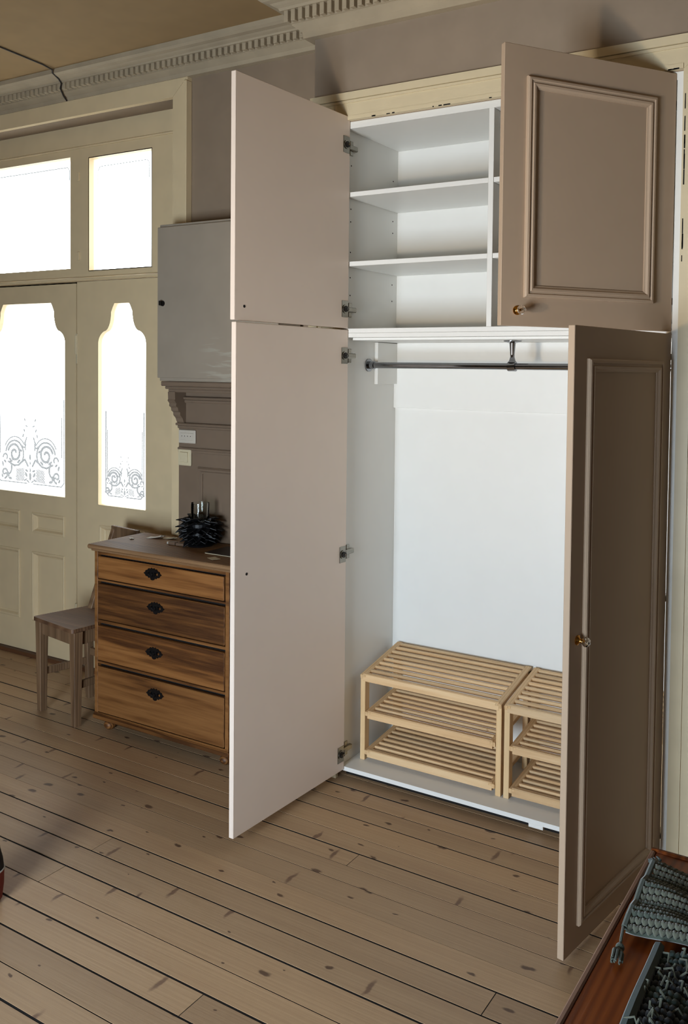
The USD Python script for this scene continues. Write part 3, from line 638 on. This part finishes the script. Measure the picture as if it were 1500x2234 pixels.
for tier, (z, r, n, pt) in enumerate(((.030, .062, 14, -.12), (.048, .074, 15, .0), (.066, .080, 16, .05), (.084, .080, 16, .12), (.102, .074, 15, .22), (.114, .064, 12, .4))):
    for k in range(n):
        a = 2 * math.pi * (k + .5 * (tier % 2)) / n + random.uniform(-.12, .12)
        obj('leaf', leaf_mesh((-.795 + r * .5 * math.cos(a), .045 + r * .5 * math.sin(a), ZT2 + z), a, pt + random.uniform(-.2, .25), r * .78 + random.uniform(-.010, .012), .040), 'wreath_black', wr)
g = [(.0405, .055), (.0405, .190), (.0385, .190), (.0385, .058), (0, .058), (0, .055)]
tag(obj('glass_cylinder', lathe(g, (-.795, .045, ZT2 + .002), 32), 'thin_glass', smooth=40), 'clear glass cylinder standing inside the black leafy wreath', 'candle glass')
def sheet(x, y, w, h, yaw, name, mat, label, cat, lift=.004, t=.0012):
    c, s = math.cos(yaw), math.sin(yaw); L = lift
    def fn(u, v):
        a, b = (u - .5) * w, (v - .5) * h
        return np.array([x + c * a - s * b, y + s * a + c * b, ZT2 + t + .0004 + L * (u ** 2) * (1 if v < .5 else .5) + L * .4 * math.sin(6 * v) ** 2 * u])
    return tag(obj(name, grid_surface(fn, 8, 6, t), mat), label, cat)
sheet(-1.085, .062, .075, .045, .3, 'paper_slip', 'paper', 'curled white paper slip lying at the back corner of the chest top', 'paper', .012)
sheet(-1.015, .085, .07, .03, -.1, 'paper_slip', 'paper_yellow', 'flat cream receipt slip beside the matchbox end of the chest', 'paper', .008)
sheet(-1.165, -.01, .045, .018, -.6, 'paper_scrap', 'paper', 'tiny paper scrap near the left edge of the chest top', 'paper', .003)
sheet(-.555, -.13, .055, .035, -.45, 'visiting_card', 'paper_yellow', 'small cream card lying near the front edge of the chest top', 'card', .0015)
mb = thing('matchbox', 'small brown matchbox in front of the black wreath', 'matchbox', (-.90, -.005, ZT2))
obj('sleeve', box(-.925, -.885, -.02, .004, ZT2 + .001, ZT2 + .014, .001), 'matchbox_card', mb)
obj('tray', box(-.935, -.924, -.018, .002, ZT2 + .002, ZT2 + .012, .001), 'paper', mb)
tag(obj('candle_stub', cyl((-.872, -.022, ZT2 + .0075), (-.822, -.012, ZT2 + .0075), .0065, 10), 'matchbox_card'), 'short brown stick lying between the matchbox and the wreath', 'stick')
nb = thing('notebook', 'thin dark notebook lying flat at the right end of the chest top', 'notebook', (-.53, -.02, ZT2))
obj('pages', box(-.655, -.425, -.075, .07, ZT2 + .001, ZT2 + .005, .0005), 'paper_yellow', nb)
obj('cover', box(-.657, -.423, -.076, .072, ZT2 + .005, ZT2 + .007, .0005), 'dark_card', nb)

# ================================================================ chair behind the chest
cth = math.radians(-9)
cR = np.array([math.cos(cth), math.sin(cth), 0]); cB = np.array([-math.sin(cth), math.cos(cth), 0])
cO = np.array([-1.46, -.20, 0.0])          # middle of the seat's front edge, on the floor
cp = lambda a, b, z: tuple(cO + cR * a + cB * b + np.array([0, 0, z]))
ca = thing('wooden_chair', 'old plain brown wooden chair standing between entrance door and chest', 'chair', (-1.45, 0, 0))
seat = hull([np.array(cp(a, b, z)) for a, b in ((-.175, 0), (.165, 0), (.155, .27), (-.15, .27), (-.168, -.008), (.158, -.008)) for z in (.432, .45)])
obj('seat', seat, 'chair_seat', ca)
for a, b in ((-.150, .022), (.148, .022)): obj('leg', beam(cp(a, b, 0), cp(a, b, .433), .032, .032, cB, .044, .044), 'chair_wood', ca)
for a in (-.13, .135): obj('leg', beam(cp(a, .26, 0), cp(a, .25, .433), .030, .030, cB, .036, .036), 'chair_wood', ca)
for a, dx in ((-.108, .03), (.135, -.02)): obj('back_post', beam(cp(a, .252, .433), cp(a + dx, .365, .836), .034, .028, cB, .026, .02), 'chair_wood', ca)
obj('seat_rail', beam(cp(-.128, .022, .40), cp(.126, .022, .40), .02, .062), 'chair_wood', ca)
for a in (-.148, .146): obj('seat_rail', beam(cp(a, .045, .40), cp(a * .9, .235, .40), .018, .062), 'chair_wood', ca)
obj('seat_rail', beam(cp(-.11, .25, .40), cp(.115, .25, .40), .018, .062), 'chair_wood', ca)
for a in (-.148, .146): obj('stretcher', beam(cp(a, .04, .185), cp(a * .9, .245, .185), .016, .034), 'chair_wood', ca)
obj('stretcher', beam(cp(-.11, .255, .235), cp(.115, .255, .235), .016, .034), 'chair_wood', ca)
obj('back_rail', beam(cp(-.09, .362, .815), cp(.125, .362, .815), .018, .06), 'chair_wood', ca)
obj('back_rail', beam(cp(-.09, .318, .66), cp(.12, .318, .66), .016, .04), 'chair_wood', ca)

# ================================================================ grey cabinet on the shelf, switches
gb = thing('wall_cabinet', 'flat grey metal fuse cabinet standing on the panelling shelf', 'fuse cabinet', (-.75, .1, 1.572))
GX0, GX1, GY = -1.052, -.36, .035
obj('body', box(GX0 + .002, GX1, GY + .014, YW - .03, 1.573, 2.283, .002), 'grey_metal_paint', gb)
obj('door', box(GX0, GX1 + .002, GY, GY + .013, 1.587, 2.270, .003), 'grey_metal_paint', gb)
obj('lock', cat_(lathe([(0, 0), (.013, 0), (.012, .006), (0, .007)], (GX0 + .035, GY, 1.925), 14, (0, -1, 0)), box(GX0 + .028, GX0 + .038, GY - .02, GY - .005, 1.915, 1.937, .002)), 'hinge_dark', gb)
obj('hinge', cyl((GX1 - .03, GY - .004, 1.89), (GX1 - .03, GY - .004, 1.93), .006, 8), 'hinge_dark', gb)
sp = thing('socket_plate', 'white double socket plate on the panelling, above the light switch', 'socket', (-.97, PY, 1.315))
obj('plate', box(-1.022, -.918, PY - .009, PY - .0005, 1.284, 1.346, .003), 'switch_white', sp)
obj('insert', box(-1.010, -.93, PY - .0115, PY - .008, 1.298, 1.332, .0012), 'switch_white', sp)
for k, x in enumerate((-.998, -.98, -.962, -.944)): obj('indicator', cyl((x, PY - .0122, 1.317), (x, PY - .011, 1.317), .002, 8), 'hinge_dark', sp)
ls = thing('light_switch', 'cream square rocker light switch on the panelling, below the socket', 'light switch', (-.985, PY, 1.22))
obj('plate', box(-1.024, -.944, PY - .010, PY - .0005, 1.179, 1.259, .003), 'switch_cream', ls)
obj('rocker', hull([(x, y, z) for x in (-1.008, -.96) for y, z in ((PY - .009, 1.194), (PY - .009, 1.244), (PY - .0125, 1.197), (PY - .0155, 1.241))]), 'switch_cream', ls)

# ================================================================ table with crocheted textiles
TXa, TXb, TYa, TYb, TZt = 1.44, 1.99, -2.2, -.80, .50
tb = thing('side_table', 'low reddish mahogany table with a raised worn edge', 'table', ((TXa + TXb) / 2, (TYa + TYb) / 2, 0))
obj('table_top', box(TXa + .012, TXb - .012, TYa + .012, TYb - .012, TZt - .022, TZt, .002), 'mahogany', tb)
obj('edge_strip', box(TXa, TXa + .0118, TYa, TYb - .012, TZt - .026, TZt + .004, .003), 'mahogany_edge', tb, label='pale worn edge strip')
obj('edge_strip', box(TXb - .0118, TXb, TYa, TYb - .012, TZt - .026, TZt + .004, .003), 'mahogany', tb)
obj('edge_strip', box(TXa, TXb, TYb - .0118, TYb, TZt - .026, TZt + .006, .003), 'mahogany', tb)
obj('edge_strip', box(TXa + .012, TXb - .012, TYa, TYa + .0118, TZt - .026, TZt + .004, .003), 'mahogany', tb)
obj('apron', cat_(box(TXa + .05, TXb - .05, TYb - .07, TYb - .05, .40, .478, .002), box(TXa + .05, TXb - .05, TYa + .05, TYa + .07, .40, .478, .002), box(TXa + .05, TXa + .07, TYa + .07, TYb - .07, .40, .478, .002), box(TXb - .07, TXb - .05, TYa + .07, TYb - .07, .40, .478, .002)), 'mahogany', tb)
for x in (TXa + .065, TXb - .065):
    for y in (TYa + .065, TYb - .065): obj('leg', beam((x, y, 0), (x, y, .478), .03, .03, (0, 1, 0), .045, .045), 'mahogany', tb)
def stitch(p, d, L, r, seed):
    t = np.linspace(-.5, .5, 4)[:, None]; pts = p + d * L * t; pts[:, 2] += r * .9 * (1 - (2 * t[:, 0]) ** 2)
    return tube(pts, [r * .5, r, r, r * .5], 6)
def lerp4(q, u, v): return (1 - u) * ((1 - v) * q[0] + v * q[3]) + u * ((1 - v) * q[1] + v * q[2])
def knitted(q, rows, cols, r, sag, base):
    """V stitches over the quad q; returns two meshes of alternating stitches plus the backing sheet"""
    q = [np.array(p, float) for p in q]; A, B = [], {}
    for i in range(rows):
        for j in range(cols):
            u, v = (j + .5) / cols, (i + .5) / rows
            p = lerp4(q, u, v); p[2] += sag(u, v); du = (q[1] - q[0]) / cols; dv = (q[3] - q[0]) / rows
            for s in (-1, 1):
                d = dv * .9 + s * du * .42
                (A if (i // 2) % 3 else B.setdefault(i // 2, [])).append(stitch(p + s * du * .22, d / np.linalg.norm(d), np.linalg.norm(dv) * 1.25, r, 0))
    return cat_(*A), [cat_(*b) for b in B.values()], grid_surface(lambda u, v: lerp4(q, u, v) + np.array([0, 0, sag(u, v) - r * .2]), 24, 24, .005)
def tassel(root, tip, mat, par, name='tassel'):
    root, tip = np.array(root, float), np.array(tip, float); d = tip - root
    cord = tube([root, root + d * .35 + (0, 0, .004), root + d * .55], .003, 6)
    ms = [cord, trimesh.creation.icosphere(subdivisions=1, radius=.009)]; ms[1].apply_translation(root + d * .55)
    s = np.cross(d / np.linalg.norm(d), (0, 0, 1)); 
    for k in range(14):
        o = s * random.uniform(-.012, .012) + np.array([0, 0, random.uniform(0, .012)])
        ms.append(tube([root + d * .56, root + d * .75 + o * .9, tip + o + d * random.uniform(-.08, .05)], [.003, .003, .002], 5))
    return obj(name, cat_(*ms), mat, par)
zk = TZt + .018
kb = thing('knitted_shawl', 'grey-green chunky knitted shawl with tasselled corners on the mahogany table', 'shawl', (1.6, -1.05, TZt))
wav = lambda u, v: .016 * math.sin(5.3 * u + 2.2 * v) ** 2 + .010 * math.sin(9 * v + 2 * u) ** 2
A, B, S = knitted([(1.480, -1.165, zk), (1.93, -1.19, zk), (1.93, -.90, zk), (1.487, -.915, zk)], 16, 34, .0052, wav, zk)
obj('knit_panel', cat_(A, S), 'yarn_green', kb, smooth=70)
for b in B: obj('knit_band', b, 'yarn_pale', kb, smooth=70)
obj('knitted_edge', tube([(1.478, -1.165 + .25 * t, zk + .005 + wav(0, t)) for t in np.linspace(0, 1, 10)], .007, 7), 'yarn_green', kb)
tassel((1.476, -1.168, zk + .006), (1.492, -1.262, TZt + .008), 'yarn_green', kb)
tassel((1.50, -.93, zk + .01), (1.462, -.872, TZt + .010), 'yarn_teal', kb)
cb = thing('crocheted_blanket', 'dark blue shaggy crocheted blanket folded at the front of the mahogany table', 'blanket', (1.75, -1.45, TZt))
wv = lambda u, v: .02 * math.sin(4 * u + 3 * v) ** 2 + .012 * math.sin(11 * u) ** 2
A, B, S = knitted([(1.575, -1.72, TZt + .012), (1.94, -1.72, TZt + .012), (1.94, -1.20, TZt + .012), (1.555, -1.195, TZt + .012)], 26, 18, .0068, wv, 0)
obj('crochet_panel', cat_(A, S), 'yarn_navy', cb, smooth=70)
for b in B: obj('crochet_band', b, 'yarn_teal', cb, smooth=70)
obj('crocheted_edge', tube([(1.553 + .02 * t, -1.19 - .53 * t, TZt + .022 + wv(0, 1 - t)) for t in np.linspace(0, 1, 14)], .011, 7), 'yarn_teal', cb)
fr = []
for k in range(260):
    u, v = random.random(), random.random()
    p = lerp4([np.array(x) for x in ((1.575, -1.72, TZt + .02), (1.94, -1.72, TZt + .02), (1.94, -1.20, TZt + .02), (1.555, -1.195, TZt + .02))], u, v); p[2] += wv(u, v)
    a = random.uniform(0, 6.28); L = random.uniform(.012, .03)
    fr.append(tube([p, p + np.array([L * .5 * math.cos(a), L * .5 * math.sin(a), .014]), p + np.array([L * math.cos(a + .5), L * math.sin(a + .5), .006])], .002, 5))
obj('yarn_loops', cat_(*fr), 'yarn_pale', cb, kind='stuff')

# ================================================================ bag at the left edge, cable on the ceiling
bg = thing('bag', 'dark navy bag with red base and pale piping at the left edge of the floor', 'bag', (-.463, -1.294, 0))
def sq(r, z): return [(r[0] * np.sign(math.cos(a)) * abs(math.cos(a)) ** .7, r[1] * np.sign(math.sin(a)) * abs(math.sin(a)) ** .7, z) for a in np.linspace(0, 2 * math.pi, 28)[:-1]]
def loft(levels, c):
    V = [p for r, z in levels for p in sq(r, z)]; n = 27; F = []
    for i in range(len(levels) - 1):
        for j in range(n): F += [(i * n + j, i * n + (j + 1) % n, (i + 1) * n + (j + 1) % n), (i * n + j, (i + 1) * n + (j + 1) % n, (i + 1) * n + j)]
    V += [(0, 0, levels[0][1]), (0, 0, levels[-1][1])]
    for j in range(n): F += [(len(V) - 2, (j + 1) % n, j), (len(V) - 1, (len(levels) - 1) * n + j, (len(levels) - 1) * n + (j + 1) % n)]
    m = trimesh.Trimesh(np.array(V) + c, F, process=False); return m
bc = np.array([-.463, -1.294, 0])
obj('base', loft([((.05, .09), 0.001), ((.058, .10), .012), ((.06, .105), .05), ((.061, .106), .098)], bc), 'bag_red', bg, smooth=50)
obj('body', loft([((.060, .105), .102), ((.058, .102), .13), ((.052, .095), .16), ((.054, .09), .19), ((.046, .07), .225), ((.02, .04), .24)], bc), 'bag_navy', bg, smooth=50)
obj('piping', tube(np.array(sq((.061, .106), .1)) + bc, .0025, 6), 'bag_piping', bg)
obj('strap', tube([bc + np.array((-.012, -.03, .232)), bc + np.array((-.01, -.02, .265)), bc + np.array((.0, .02, .265)), bc + np.array((.0, .03, .232))], .006, 8), 'bag_navy', bg)
cpts = [(-1.66, -.95, ZC - .006), (-1.70, -.60, ZC - .009), (-1.735, -.30, ZC - .006), (-1.765, -.02, ZC - .006), (-1.772, .04, ZC - .012), (-1.79, .055, 3.085), (-1.80, .10, 3.07), (-1.81, .125, 3.055), (-1.825, .13, 3.035), (-1.845, .165, 3.01), (-1.85, .19, 2.992)]
tag(obj('ceiling_cable', tube(cpts, .0038, 8), 'cable_black', smooth=60), 'thin dark cable running across the ceiling and down the cornice', 'cable')
